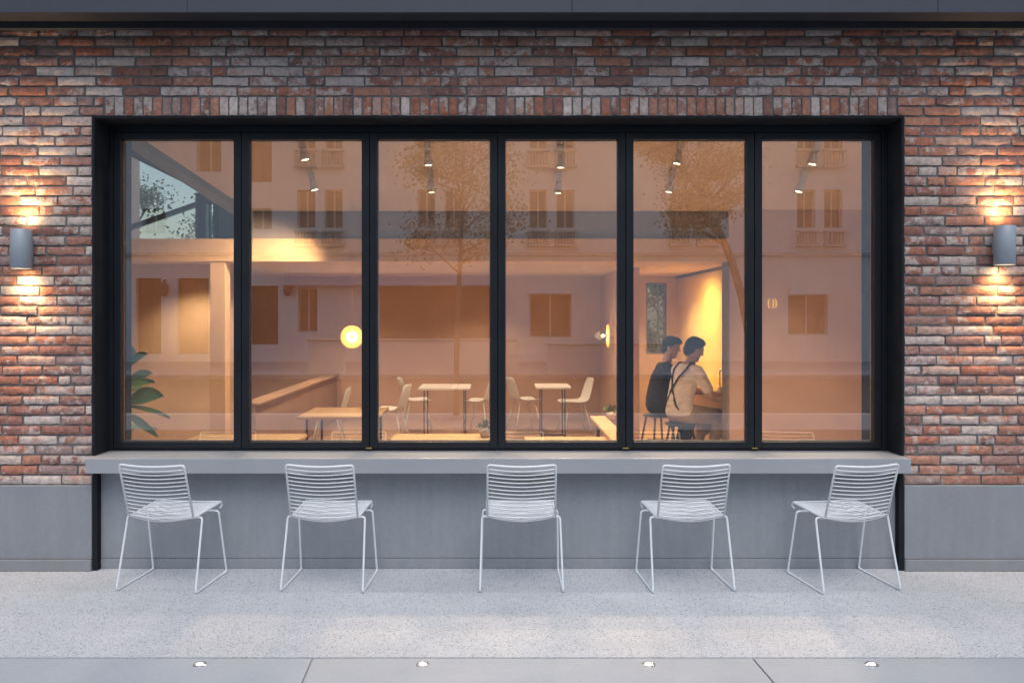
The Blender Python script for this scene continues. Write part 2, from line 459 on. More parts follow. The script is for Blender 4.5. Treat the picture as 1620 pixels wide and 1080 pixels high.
# ------------------------------------------------------------------ brick building
bld = thing('brick_building', 'red brick cafe front with a wide black six pane folding window', 'building', (0, DW, 0))
def part(o):
    o.parent = bld; o.matrix_parent_inverse = Matrix.Translation((0, -DW, 0)); return o
rnd = random.Random(7)
def brick(mb, x0, x1, z0, z1, yf=DW, along='x'):
    w_, h = x1-x0, z1-z0
    dy = rnd.uniform(-.0045, .0035); tilt = rnd.uniform(-.003, .003); rot = rnd.uniform(-.0022, .0022)
    nx, nz = (7, 3) if w_ > h else (3, 6)
    if w_ < .09 and w_ > h: nx = 4
    ch = .0045
    ph = [rnd.uniform(0, 6.28) for _ in range(6)]
    am = rnd.choice([.001, .002, .003, .0045])
    P = []; 
    for j in range(nz+1):
        for i in range(nx+1):
            u, v = i/nx, j/nz
            x = x0 + ch*(1-2*u) + w_*u if False else x0 + w_*u; z = z0 + h*v
            # irregular outline
            ez = am*(math.sin(u*9+ph[0]) + .7*math.sin(u*21+ph[1])); ex = am*math.sin(v*7+ph[2])
            if j == 0: z += abs(ez)*.9
            if j == nz: z -= abs(am*(math.sin(u*8+ph[3]) + .6*math.sin(u*17+ph[4])))*.9
            if i == 0: x += abs(ex)
            if i == nx: x -= abs(am*math.sin(v*6+ph[5]))
            edge = (i in (0, nx)) or (j in (0, nz))
            corner = (i in (0, nx)) and (j in (0, nz))
            y = yf + dy + tilt*(u-.5) + rnd.uniform(-.0012, .0012) + (.004 if edge else 0) + (.003 if corner else 0)
            z += rot*(u-.5)*2
            P.append((x, y, z))
    n = len(P); ring = [i for i in range(nx+1)] + [ (j)*(nx+1)+nx for j in range(1, nz+1)] + [nz*(nx+1)+i for i in range(nx-1, -1, -1)] + [j*(nx+1) for j in range(nz-1, 0, -1)]
    B = [(P[i][0], yf+.03, P[i][2]) for i in ring]
    f = []
    for j in range(nz):
        for i in range(nx):
            a = j*(nx+1)+i; f.append((a, a+1, a+nx+2, a+nx+1))
    m = len(ring)
    for k in range(m):
        k2 = (k+1) % m
        f.append((ring[k2], ring[k], n+k, n+k2))
    mb.add(P+B, f, False)

mb = MB()
BL, MJ = .2575, .0105
XL, XR = -6.2, 6.2
ztop = Z_HEAD + PITCH*9.2
def course(xa, xb, za, zb, shift, cutl=False, cutr=False):
    """bricks between xa and xb; joints on the global grid shifted"""
    k0 = math.floor((xa - shift)/BL) - 1
    edges = []
    k = k0
    while True:
        x = shift + k*BL + rnd.uniform(-.008, .008)
        if x >= xb - .035: break
        if x > xa + .035: edges.append(x)
        k += 1
    e = [xa] + edges + [xb]
    # occasional half bricks
    out = [e[0]]
    for a, b in zip(e, e[1:]):
        if b-a > .22 and rnd.random() < .07: out.append((a+b)/2 + rnd.uniform(-.03, .03))
        out.append(b)
    for a, b in zip(out, out[1:]):
        brick(mb, a+MJ/2, b-MJ/2, za+MJ/2, zb-MJ/2)
i = 0
z = Z_PL
zc = Z_HEAD - 37*PITCH
n_below = 37
SD = PITCH*2
for k in range(-37, 10):
    za = Z_HEAD + k*PITCH; zb = za + PITCH
    if za < Z_PL - .03: continue
    if k == -37 : za = max(za, Z_PL+.001)
    sh = (k % 2)*BL*.5 + rnd.choice([0, 0, .02, -.02, .05])
    if k < 0:
        course(XL, X0-.004, za, zb, sh); course(X1+.004, XR, za, zb, sh)
    elif k in (0, 1):
        course(XL, X0+.075, za, zb, sh); course(X1-.04, XR, za, zb, sh)
    else:
        course(XL, XR, za, zb, sh)
# soldier course
x = X0+.078; e = X1-.042; nS = round((e-x)/(.0645)); st = (e-x)/nS
for q in range(nS):
    brick(mb, x+q*st+MJ/2-.001, x+(q+1)*st-MJ/2+.001, Z_HEAD+MJ/2, Z_HEAD+SD-MJ/2)
part(mb.build('brick_wall', M['brick']))
part(wall_openings(MB(), XL, XR, -.05, 4.6, [(X0, X1, -.06, Z_HEAD)], DW+.0105, DW+.24).build('mortar_backing', M['mortar']))
# plinths beside the opening
for a, b in ((XL, X0-.004), (X1+.004, XR)):
    part(MB().box(a, b, DW-.012, DW+.009, .08, Z_PL).build('plinth', M['plinth'], bevel=.004))
    part(MB().box(a, b, DW-.024, DW+.008, .0005, .078).build('skirting', M['skirt'], bevel=.004))
# black steel surround
mb = MB(); t_ = .017; yf = DW-.012; yb = DW+.42
mb.box(X0, X0+t_, yf, yb, Z_LEDGE+.0015, Z_HEAD); mb.box(X1-t_, X1, yf, yb, Z_LEDGE+.0015, Z_HEAD); mb.box(X0+t_, X1-t_, yf, yb, Z_HEAD-t_, Z_HEAD)
mb.box(X0, X0+.032, DW-.006, DW+.1, .0005, .672); mb.box(X1-.032, X1, DW-.006, DW+.1, .0005, .672)
part(mb.build('window_surround', M['blackmatte'], bevel=.002))
# ledge (bar top) and apron below
yl = DW/1.0195
part(MB().box(X0, X1, yl, DF+.08, Z_LEDGE-.10, Z_LEDGE).build('counter_ledge', M['ledge'], bevel=.004, seg=3))
part(MB().box(X0+.033, X1-.033, DW+.045, DW+.2, .072, Z_LEDGE-.102).build('apron_panel', M['apron']))
part(MB().box(X0+.033, X1-.033, DW+.04, DW+.2, .0005, .068).build('apron_skirting', M['apron'], bevel=.003))
# fixed frame and folding sashes
gx = [182] + [384, 585.5, 787.5, 989, 1191.5] + [1392]
gx = [pX(v, DF) for v in gx]
zt, zb = pZ(211, DF), pZ(709, DF)
mb = MB()
mb.box(X0+t_, gx[0]-.003, DF-.03, DF+.06, Z_LEDGE+.002, Z_HEAD-t_-.001); mb.box(gx[-1]+.003, X1-t_, DF-.03, DF+.06, Z_LEDGE+.002, Z_HEAD-t_-.001)
mb.box(gx[0]-.003, gx[-1]+.003, DF-.03, DF+.06, zt+.003, Z_HEAD-t_-.001)
mb.box(gx[0]-.003, gx[-1]+.003, DF-.02, DF+.06, Z_LEDGE+.002, zb+.004)
for g_ in gx[1:-1]: mb.box(g_-.012, g_+.012, DF+.043, DF+.055, zb+.006, zt)
part(mb.build('window_frame', M['blackin'], bevel=.003))
fw = .052
for k in range(6):
    a, b = gx[k]+.0022, gx[k+1]-.0022; z_a, z_b = zb+.006, zt
    s_ = MB()
    for (u, v, p, q) in ((a, a+fw, z_a, z_b), (b-fw, b, z_a, z_b), (a+fw, b-fw, z_b-.05, z_b), (a+fw, b-fw, z_a, z_a+.045)):
        s_.box(u, v, DF-.032, DF+.04, p, q)
    sash = part(s_.build('window_sash', M['blackin'], bevel=.004))
    i0, i1, j0, j1 = a+fw, b-fw, z_a+.045, z_b-.05
    pane = MB().box(i0+.001, i1-.001, DF-.004, DF+.004, j0+.001, j1-.001).build('pane', M['pane']); pane.parent = sash
    sp = MB()
    for (u, v, p, q) in ((i0+.001, i0+.005, j0, j1), (i1-.005, i1-.001, j0, j1), (i0, i1, j0+.001, j0+.005), (i0, i1, j1-.005, j1-.001)):
        sp.box(u, v, DF+.006, DF+.02, p, q)
    so = sp.build('spacer', M['spacer']); so.parent = sash
    if k in (1, 3, 4):
        h = MB().box(b-.02, b+.02, DF-.045, DF-.033, z_a-.001, z_a+.006).build('hinge_tab', M['brass']); h.parent = sash
# canopy
Zc = pZ(50, DW)
mb = MB(); yc = 5.157
segs = [-6.3, px(296, 10, yc).x, px(905, 10, yc).x, px(1484, 10, yc).x, 6.3]
for a, b in zip(segs, segs[1:]):
    mb.box(a+.0007, b-.0007, yc, yc+.02, Zc+.0, Zc+.62)
cn = part(mb.build('canopy', M['canopy'], bevel=.003))
mb = MB().box(-6.3, 6.3, yc+.021, DW-.03, Zc+.035, Zc+.06).box(-6.3, 6.3, DW-.09, DW-.05, Zc-.012, Zc+.034)
o = part(mb.build('soffit', M['soffit'], bevel=.003))
part(MB().box(-6.3, 6.3, yc+.021, DW+.24, Zc+.58, Zc+.62).build('canopy_top', M['canopy']))

# ------------------------------------------------------------------ wall sconces
def sconce(xc, yt, yb_, label):
    D = DW-.085; zt_, zb_ = pZ(yt, D), pZ(yb_, D); X = pX(xc, D); r = .0645; h = zt_-zb_
    t = thing('wall_sconce', label, 'wall lamp', (X, D, zb_), 0, 'up and down wall lamps on the brick')
    n = 40
    prof = [(r-.006, .012), (r-.006, 0), (r-.001, 0), (r, .001), (r, h-.001), (r-.001, h), (r-.006, h), (r-.006, h-.012)]
    MB().lathe(prof, n=n).build('housing', M['sconce'], t)
    MB().box(-.035, .035, .045, .084, h/2-.05, h/2+.05).build('bracket', M['steel'], t, .003)
    for zz in (.012, h-.012):
        MB().lathe([(0, zz), (r-.0065, zz)], n=24).build('lens', M['lamp_glow'], t)
    for zz, sg in ((-.004, -1), (h+.004, 1)):
        light('sconce_light', 'SPOT', (0, .0, zz), 19, t, (0, .34, sg), 105, .9, .045, (1, .62, .28))
        light('sconce_light', 'SPOT', (0, .01, zz), 20, t, (0, .16, sg), 56, 1, .045, (1, .66, .32))
    return t
sconce(33.5, 363, 425, 'grey aluminium cylinder lamp lit on the brick left of window')
sconce(1589.5, 357.5, 419, 'grey aluminium cylinder lamp lit on the brick right of window')

# ------------------------------------------------------------------ recessed ground lights
def glight(xp, label, src=None):
    D = F*EYE/(1050-VY); X = pX(xp, D)
    t = thing('ground_light', label, 'ground light', (X, D, -.001), 0, 'recessed lights in the grey slabs')
    MB().lathe([(.017, .0005), (.019, .004), (.030, .004), (.034, .0005)], n=28).build('ring', M['chrome'], t)
    MB().lathe([(0, .0032), (.013, .0030), (.0175, .0012)], n=20).build('lens', M['led'], t)
    return t
for xp, lb in ((316, 'small recessed round light in the slab nearest the left corner'),
               (669, 'small recessed round light just right of the left slab joint'),
               (1026, 'small recessed round light just left of the right slab joint'),
               (1379, 'small recessed round light in the slab at the far right')):
    glight(xp, lb)

# ------------------------------------------------------------------ wire chairs
# local: +Y is the front of the seat (towards the wall), origin on the floor at the rear feet line
def wire_chair(label, loc, rz):
    t = thing('wire_chair', label, 'chair', loc, rz, 'white wire chairs along the ledge')
    RT = .0066; rw = .0034
    hw = .212
    def side(y, z, x): return Vector((x, y, z))
    # profile of side rod: top of back -> bend -> seat front
    prof = lambda s: fillet([(s*.208, -.05, .797), (s*.212, .068, .452), (s*.222, .435, .463)], .03, 4)
    b = MB()
    back = [(-.212, .064, .456), (-.209, -.05, .797), (.209, -.05, .797), (.212, .064, .456)]
    pb = fillet(back, .018, 5)
    # curve the top rail backwards a little
    pts = []
    for i, p in enumerate(pb):
        pts.append(p)
    tops = [i for i, p in enumerate(pb) if p.z > .7965]
    l, r_ = Vector(pb[tops[0]]), Vector(pb[tops[-1]])
    mid = []
    for q in range(13):
        u = q/12; x = l.x+(r_.x-l.x)*u
        mid.append(Vector((x, -.05 - .030*math.sin(math.pi*u), .797 - .006*math.sin(math.pi*u))))
    pts = pb[:tops[0]] + mid + pb[tops[-1]+1:]
    b.tube(pts, RT, 8)
    nb = 13
    for k in range(nb):
        u = (k+1.0)/(nb+.35); y = -.05+(.114)*u; z = .797-.341*u; x = .209+.003*u; sag = .032*(1-.15*u)
        b.tube([(x*(2*q/12-1), y - sag*math.sin(math.pi*q/12), z - .010*math.sin(math.pi*q/12)) for q in range(13)], rw, 6)
    b.build('backrest', M['white'], t)
    s = MB()
    for sg in (-1, 1):
        s.tube(fillet([(sg*.212, .060, .458), (sg*.213, .075, .452), (sg*.222, .435, .470), (sg*.222, .45, .447), (sg*.222, .415, .434)], .012, 4), RT, 8)
    s.tube([(.222*(2*q/12-1), .440, .4705 - .004*math.sin(math.pi*q/12)) for q in range(13)], RT*.8, 8)
    ns = 15
    for k in range(ns):
        u = k/(ns); y = .074+(.366)*u; z = .452+.0175*u; x = .213+.009*u
        sag = .020*(1-u)**1.1 + .007
        s.tube([(x*(2*q/12-1), y - .012*(1-u)*math.sin(math.pi*q/12), z - sag*math.sin(math.pi*q/12)) for q in range(13)], rw, 6)
    # under-seat cross bars carrying the sled legs
    s.build('seat', M['white'], t)
    for sg in (-1, 1):
        pth = [(sg*.16, .115, .440), (sg*.246, .115, .446), (sg*.257, .0, .0062), (sg*.257, .44, .0062), (sg*.246, .345, .432), (sg*.16, .345, .432)]
        MB().tube(fillet(pth, .022, 5), RT, 8).ball((sg*.257, .025, .008), (.009,.016,.008), 10).ball((sg*.257, .415, .008), (.009,.016,.008), 10).build('leg', M['white'], t)
    for y, z in ((.115, .440), (.345, .432)):
        MB().tube([(-.16, y, z), (0, y, z-.022), (.16, y, z)], RT*.9, 8).build('cross_bar', M['white'], t)
    return t
YN = F*EYE/(937.5-VY)
CH = [(-2.114, -6, 'white wire chair at the far left end of the ledge'), (-1.09, -3, 'white wire chair second from the left, turned slightly right'),
      (.145, 0, 'white wire chair in the middle, squarely facing the wall'), (1.21, 4, 'white wire chair second from the right, turned slightly left'),
      (2.25, 9, 'white wire chair at the far right end, turned most')]
c0 = wire_chair(CH[0][2], (CH[0][0], YN, 0), R(CH[0][1]))
for X, a, lb in CH[1:]:
    dup(c0, (X, YN, 0), R(a), lb)

# ------------------------------------------------------------------ interior shell
YB, YR = 8.6, 13.5
LC = 2.36
IX0, IX1 = -6.0, 4.6
st = lambda mb, n, m, lb=None, bv=0: struct(mb.build(n, M[m], bevel=bv), lb)
st(MB().box(IX0, IX1, 5.93, YR, -.1, .012), 'floor', 'floor_in', 'clay coloured cafe floor')
st(MB().box(IX0-.2, IX0, 5.74, YR+.2, 0, 4.6), 'side_wall_left', 'plaster', 'clay plaster side wall of the cafe')
st(MB().box(IX1, IX1+.2, 5.74, YR+.2, 0, 4.6), 'side_wall_right', 'plaster', 'clay plaster side wall of the cafe on the right')
# inner face of front wall: dark reveals
mb = MB(); xa, xb = pX(208, 5.93), pX(1363, 5.93)
mb.box(IX0, xa, DF+.065, 5.93, .012, 4.6); mb.box(xb, IX1, DF+.065, 5.93, .012, 4.6)
mb.box(xa, xb, DF+.065, 5.93, zt+.01, 4.6); mb.box(xa, xb, DF+.09, 5.93, .012, Z_LEDGE-.02)
st(mb, 'front_wall_lining', 'matte', 'dark lining around the inside of the window')
mb = MB(); mb.box(IX0, xa-.02, 5.931, 5.955, .012, 4.4).box(xb+.02, IX1, 5.931, 5.955, .012, 4.4).box(xa-.02, xb+.02, 5.931, 5.955, zt+.03, 4.4).box(xa-.02, xb+.02, 5.931, 5.955, .012, .7)
st(mb, 'bounce_board', 'cream', 'pale board added inside the front wall to bounce light')  # unseen pale board, added to throw light back onto the track heads
# pitched ceiling, cut along a diagonal on the left
SLP = .53
def ch(y): return 2.81 + SLP*(YB-y)
def cxl(y): return -2.60 - .69*(YB-y)
pts = [(cxl(5.93), 5.93, ch(5.93)), (IX1, 5.93, ch(5.93)), (IX1, YB, ch(YB)), (cxl(YB), YB, ch(YB))]
st(MB().prism(pts, (0,0,.12)), 'ceiling', 'cream', 'cream pitched ceiling with spot tracks')
st(MB().box(IX0, cxl(5.93)+2.2, 5.93, 9.4, 4.45, 4.6), 'high_ceiling', 'greysteel', 'grey ceiling above the clerestory')
# grey steel edge beam along the diagonal
a = Vector((cxl(5.93), 5.93, ch(5.93))); b = Vector((cxl(YB+.6), YB+.6, ch(YB+.6)))
mb = MB().prism([a+Vector((-.02,0,-.06)), a+Vector((-.02,0,1.0)), a+Vector((-.16,0,1.0)), a+Vector((-.16,0,-.06))], b-a)
st(mb, 'edge_beam', 'greysteel', 'grey steel beam along the edge of the ceiling', .004)
# bulkhead: upper face unlit, its shade painted as grey; warm lower fascia
st(MB().box(IX0, IX1, YB, YB+.12, pZ(378, YB)+.002, 2.82).box(-2.6,IX1, YB, YB+.12, 2.82, 2.95) if False else MB().box(cxl(YB), IX1, YB+.03, YB+.15, pZ(378, YB)+.002, 2.93), 'upper_bulkhead', 'unlit_grey', 'unlit strip of wall under the pitched ceiling, shade painted grey')
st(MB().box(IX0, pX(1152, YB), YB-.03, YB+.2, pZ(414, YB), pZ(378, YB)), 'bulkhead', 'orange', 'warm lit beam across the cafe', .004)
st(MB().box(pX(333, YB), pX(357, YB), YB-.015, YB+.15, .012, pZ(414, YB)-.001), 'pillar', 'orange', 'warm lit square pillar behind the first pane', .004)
# right hand wall block
st(MB().box(pX(1152, YB), IX1, YB-.02, YB+.18, .012, ch(YB-.02)), 'partition', 'plaster', 'clay plaster wall behind the last pane')
# low ceiling and its roof
st(MB().box(IX0, IX1, YB+.2, YR, LC, LC+.12), 'low_ceiling', 'plaster_warm', 'low ceiling over the back of the cafe')
# back wall with window
bw = (pX(1022, YR), pX(1055, YR), pZ(560, YR), pZ(447, YR))
st(wall_openings(MB(), IX0, IX1, .012, LC+.1, [bw], YR, YR+.2), 'back_wall', 'plaster', 'clay plaster back wall')
wdw = thing('back_window', 'narrow window with dark frame behind the seated people', 'window', ((bw[0]+bw[1])/2, YR+.05, bw[2]))
hw_, hh = (bw[1]-bw[0])/2, bw[3]-bw[2]
mb = MB()
for (u, v, p, q) in ((-hw_, -hw_+.03, 0, hh), (hw_-.03, hw_, 0, hh), (-hw_+.03, hw_-.03, 0, .03), (-hw_+.03, hw_-.03, hh-.03, hh), (.03, .05, .03, hh-.03)):
    mb.box(u, v, 0, .05, p, q)
mb.build('frame', M['greysteel'], wdw)
MB().box(-hw_+.03, hw_-.03, .02, .026, .03, hh-.03).build('pane', M['pane_far'], wdw)
# pier beside the wall lamp, kitchen side wall
st(MB().box(1.68, 1.90, 11.0, YR, .012, LC), 'pier', 'plaster', 'clay plaster pier carrying the round lamp')
st(MB().box(2.97, 3.1, YB+.18, YR, .012, LC), 'kitchen_wall', 'yellow', 'wall behind the seated people with yellow light painted in')  # yellow of the lamplight is also put into the wall colour
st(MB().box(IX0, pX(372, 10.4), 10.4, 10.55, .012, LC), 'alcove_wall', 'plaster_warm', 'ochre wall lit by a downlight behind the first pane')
st(MB().box(2.925, 2.969, YB+.2, YR, LC-.035, LC-.001), 'joint_strip', 'darkmetal', 'dark strip added along the joint of kitchen wall and low ceiling')  # added strip that draws the dark line of the wall and ceiling joint
st(MB().box(pX(1152, YB)-.014, pX(1152, YB)+.006, YB-.026, YB+.19, .012, pZ(415, YB)), 'opening_trim', 'bark', 'dark edge of the lit opening')
# clerestory at left
YC = 9.3
cl = thing('clerestory', 'grey steel clerestory glazing with sloping bars, trees behind it', 'window', (0, YC, 0))
op = (-4.9, pX(316, YC), pZ(377, YC)-.1, pZ(300, YC)+.9)
sl2 = (pX(325, YC), pX(346, YC), pZ(377, YC)-.05, pZ(322, YC))
mb = MB(); wall_openings(mb, IX0, -2.4, 2.2+.27, 4.45, [op, sl2], 0, .10)
mb.build('panel', M['greysteel'], cl)
A = (pX(195, YC), pZ(240, YC)); B = (pX(330, YC), pZ(306, YC)); n_ = .16
mb = MB().prism([(A[0]-.9, -.06, A[1]+.45-.02), (B[0], -.06, B[1]-.02), (B[0]+.1, -.06, B[1]+.30), (A[0]-.9, -.06, A[1]+1.2)], (0, .22, 0))
mb.build('sloping_beam', M['greysteel'], cl, .005)
a = Vector((pX(190, YC), -.03, pZ(362, YC))); b = Vector((pX(316, YC), -.03, pZ(318, YC)))
MB().prism([a, b, b+Vector((0,0,-.05)), a+Vector((0,0,-.05))], (0,.08,0)).build('rail', M['greysteel'], cl)
MB().box(pX(313, YC)-.01, pX(317, YC), -.05, .0, op[2], B[1]).build('mullion', M['greysteel'], cl)
MB().box(pX(329, YC), pX(332, YC), .02, .06, sl2[2], sl2[3]).box(pX(336, YC), pX(346, YC), .02, .06, sl2[2], sl2[3]).build('shutter', M['black'], cl)
MB().box(op[0], op[1], .04, .046, op[2], op[3]).build('pane', M['pane_far'], cl)
# building roof over pitched part
st(MB().box(IX0-.2, IX1+.2, 5.74, YB+.4, 4.62, 4.75), 'roof', 'greysteel', 'flat roof of the cafe')
st(MB().box(-2.4, IX1+.2, YB+.16, YB+.3, LC+.13, 4.62), 'upper_rear_wall', 'greysteel', 'grey wall above the low roof')

# ------------------------------------------------------------------ track lights
heads = [((484,250),(499,300)), ((678,258),(683,303)), ((887,262),(883,304)), ((1070,256),(1057,303)), ((1284,258),(1262,304))]
tops = [476, 675, 888, 1078, 1296]
def on_ceiling(x, y):
    # ray / ceiling plane
    k = -(y-VY)/F
    D = (2.81+SLP*YB-EYE)/(k+SLP); return px(x, y, D)
TL = ['leftmost spot track on the pitched ceiling, behind the second pane', 'spot track on the ceiling behind the third pane', 'spot track on the ceiling behind the fourth pane',
      'spot track on the ceiling behind the fifth pane', 'rightmost spot track on the ceiling, behind the last pane']
for k, ((h1, h2), xt) in enumerate(zip(heads, tops)):
    p0 = on_ceiling(xt, 215); 
    e = on_ceiling(h2[0]+(h2[0]-xt)*.12, 306)
    dr = (e-p0).normalized()
    p0 = p0 + dr*((6.40-p0.y)/dr.y)
    front = p0 + dr*.25
    t = thing('track_light', TL[k], 'track light', p0, 0, 'spot tracks on the cafe ceiling')
    MB().box(-.012, .012, 0, (e-p0).length, -.028, -.002, dr.to_track_quat('Y', 'Z').to_matrix().to_4x4()).build('track', M['shell'], t)
    for hi, (hx, hy) in enumerate((h1, h2, (0, 0))):
        c = on_ceiling(hx, hy-36) if hi < 2 else front
        # point on the track near this height
        s_ = (c-p0).dot(dr); c = p0 + dr*s_
        lc = c-p0
        adj = lc + Vector((0, 0, -.03))
        tx = (px(hx, hy, c.y).x - c.x) if hi < 2 else 0
        aim = Vector((tx*.9, 0, -.20)).normalized() if abs(tx) < .2 else Vector((0,0,-1))
        q = aim.to_track_quat('-Z', 'Y').to_matrix().to_4x4()
        hd = MB().box(-.028, .028, -.028, .028, -.085, .0, q).lathe([(.0, -.085), (.026, -.086), (.03, -.125), (.042, -.175), (.042, -.205), (.036, -.205), (.034, -.195)], n=20, m=q)
        ho = hd.build('spot_head', M['shell'], t, loc=adj)
        ln = MB().lathe([(0, -.199), (.036, -.199)], n=18, m=q).build('lens', M['spot_glow'], ho)
        wash = k == 0 and hi == 1
        if wash: light('spot_light', 'SPOT', adj + aim*.34, 250, t, Vector((-1.35, .62, -1.5)), 96, 1, .04)
        elif hi == 2: light('spot_light', 'SPOT', adj + aim*.24, 88, t, Vector((0, -.55, -1)), 96, 1, .06, (1, .93, .84))
        if not wash and hi < 2: light('spot_light', 'SPOT', adj + aim*.24, 165, t, Vector((0, -.3, -1)), 98, .8, .04)

# ------------------------------------------------------------------ recessed downlights in the low ceiling
DL = [(-3.75, 9.85), (-3.0, 11.9), (-2.0, 9.9), (-1.9, 12.2), (-.4, 10.4), (-.2, 12.4), (.9, 9.6), (1.15, 11.0), (2.3, 12.3)]
DN = ['leftmost front', 'left rear', 'front, over the second pane table', 'rear, over the second pane', 'front, over the centre table', 'rear, over the centre', 'right front', 'left of the pier', 'beyond the seated people']
for (x, y), nm in zip(DL, DN):
    t = thing('downlight', 'recessed ceiling downlight ' + nm, 'ceiling light', (x, y, LC-.001), 0, 'downlights in the low cafe ceiling')
    MB().lathe([(.034, .0), (.036, -.006), (.05, -.004), (.052, 0)], n=24).build('trim', M['shell'], t)
    MB().lathe([(.0, -.002), (.034, -.002)], n=18).build('lens', M['spot_glow'], t)
    light('downlight_lamp', 'SPOT', (0, 0, -.03), 105, t, (0, 0, -1), 125, .8, .05)
t = thing('downlight', 'recessed downlight washing the kitchen wall with yellow light', 'ceiling light', (2.3, 11.4, LC-.001), 0, 'downlights in the low cafe ceiling')
MB().lathe([(.034, .0), (.036, -.006), (.05, -.004), (.052, 0)], n=24).build('trim', M['shell'], t)
MB().lathe([(.0, -.002), (.034, -.002)], n=18).build('lens', M['spot_glow'], t)
light('downlight_lamp', 'SPOT', (0, 0, -.03), 270, t, (.25, .0, -1), 160, 1, .12, (1, .66, .20))

# ------------------------------------------------------------------ round wall lamps
def disc_lamp(p, ry, label, D_):
    t = thing('round_wall_lamp', label, 'wall lamp', p, ry, 'glowing round lamps')
    r = .168
    q = Matrix.Rotation(R(90), 4, 'X')   # disc faces -Y
    MB().lathe([(0, .0), (r*.6, .004), (r*.93, .012), (r, .006), (r*.98, -.004), (r*.6, -.012), (0, -.014)], n=48, m=q).build('disc', M['disc_glow'], t)
    MB().lathe([(.024, .0), (.024, .05), (.0, .055)], n=20, m=q).build('socket', M['brass'], t)
    MB().lathe([(0, .017), (.07, .016), (.085, .0135)], n=32, m=q).build('diffuser', M['core'], t)
    MB().ball((0, -.075, 0), .022, 16).build('bulb', M['bulb'] if ry else M['brass'], t)
    if D_ < .2: MB().tube([(0, .014, 0), (0, D_, 0)], .012, 10).lathe([(.0, 0), (.05, 0), (.05, .02), (0, .02)], (0, D_-.001, 0), 20, Matrix.Rotation(R(90), 4, 'X')).build('stem', M['brass'], t)
    else: MB().tube(fillet([(0, .012, 0), (0, .04, 0), (0, .04, LC-p[2])], .02), .0022, 8).build('stem', M['brass'], t)
    light('lamp_light', 'POINT', (0, -.13, 0), 7, t, radius=.06, color=(1,.66,.3))
    return t
p = px(557, 533, 12.0)
disc_lamp(p, 0, 'glowing yellow round lamp facing the window, behind the second pane', 1)
p = px(963, 531, 11.9)
disc_lamp(Vector((1.60, 11.9, p.z)), R(-90), 'glowing round lamp seen edge on beside the pier', .08)

# ------------------------------------------------------------------ tables
def table(label, x0, x1, y0, y1, z, grp='oak topped cafe tables', top='oak', lr=.012):
    cx, cy_ = (x0+x1)/2, (y0+y1)/2; a, b = (x1-x0)/2, (y1-y0)/2
    t = thing('table', label, 'table', (cx, cy_, .012), 0, grp); z -= .012
    MB().box(-a, a, -b, b, z-.03, z).build('tabletop', M[top], t, .006)
    for sx in (-1, 1):
        pth = [(sx*(a-.08), -b+.06, z-.031), (sx*(a-.08), -b+.06, .01), (sx*(a-.08), b-.06, .01), (sx*(a-.08), b-.06, z-.031)]
        MB().tube(fillet(pth, .02), lr, 8).build('leg', M['darkmetal'], t)
    MB().tube([(-a+.08, 0, .03), (a-.08, 0, .03)], .01, 8).build('stretcher', M['darkmetal'], t)
    return t
table('bright oak table under the round lamp, behind the second pane', -1.94, -1.16, 7.9, 8.7, .74)
table('oak table corner close to the glass, left in the second pane', -2.45, -1.57, 5.99, 6.74, .74)
table('oak table close to the glass behind the third pane, small plant on it', -.85, -.02, 5.99, 6.74, .74)
table('oak table close to the glass behind the fourth pane', .22, .90, 6.0, 6.85, .70)
table('long narrow oak side table by the fourth mullion with a potted plant', .89, 1.04, 6.3, 7.95, .74)
table('pale table at the back between white chairs, third pane', -1.08, -.38, 11.0, 11.7, .74, 'pale tables at the back', 'shellchair', .007)
table('pale table at the back between white chairs, fourth pane', .52, 1.0, 11.2, 11.8, .74, 'pale tables at the back', 'shellchair', .007)

# ------------------------------------------------------------------ white shell chairs
def shell_chair(label, loc, rz):
    t = thing('shell_chair', label, 'chair', loc, rz, 'white shell chairs in the cafe')
    # seat+back shell: profile in YZ (front +Y), swept over x
    prof = [(.22, .44), (.16, .455), (.05, .445), (-.06, .44), (-.15, .46), (-.20, .53), (-.23, .63), (-.26, .74), (-.27, .80)]
    wd = [.19, .215, .225, .225, .22, .215, .21, .19, .13]
    nx = 10; v = []; f = []
    for (y, z), w_ in zip(prof, wd):
        for i in range(nx+1):
            u = 2*i/nx-1
            curve = .05*u*u
            v.append((u*w_, y + curve*(.2 if z < .5 else 1.0), z + curve*(.5 if z < .5 else .0)))
    for j in range(len(prof)-1):
        for i in range(nx):
            a = j*(nx+1)+i; f.append((a, a+1, a+nx+2, a+nx+1))
    mb = MB().add(v, f, True)
    o = mb.build('seat_shell', M['shellchair'], t)
    so = o.modifiers.new('solid', 'SOLIDIFY'); so.thickness = .01; so.offset = 0
    ss = o.modifiers.new('sub', 'SUBSURF'); ss.levels = 1; ss.render_levels = 1
    for sx in (-1, 1):
        for y0_, y1_ in ((.12, .22), (-.1, -.2)):
            MB().tube([(sx*.12, y0_, .445), (sx*.2, y1_, .0)], [.011, .009], 8).build('leg', M['shellchair'], t)
    return t
SCH = [((-2.12, 10.3), 95, 'white shell chair behind the bright oak table'),
       ((-1.42, 10.9), 80, 'white shell chair just right of the second mullion'),
       ((-1.22, 12.1), -75, 'white shell chair at left of the back table, third pane'),
       ((-.27, 12.0), 70, 'white shell chair at right of the back table, third pane'),
       ((.38, 12.2), -70, 'white shell chair just right of the centre mullion'),
       ((1.12, 11.9), 100, 'white shell chair nearest the pier, fourth pane')]
(x, y), a, lb = SCH[0]
sc0 = shell_chair(lb, (x, y, .012), R(a))
for (x, y), a, lb in SCH[1:]:
    dup(sc0, (x, y, .012), R(a), lb)

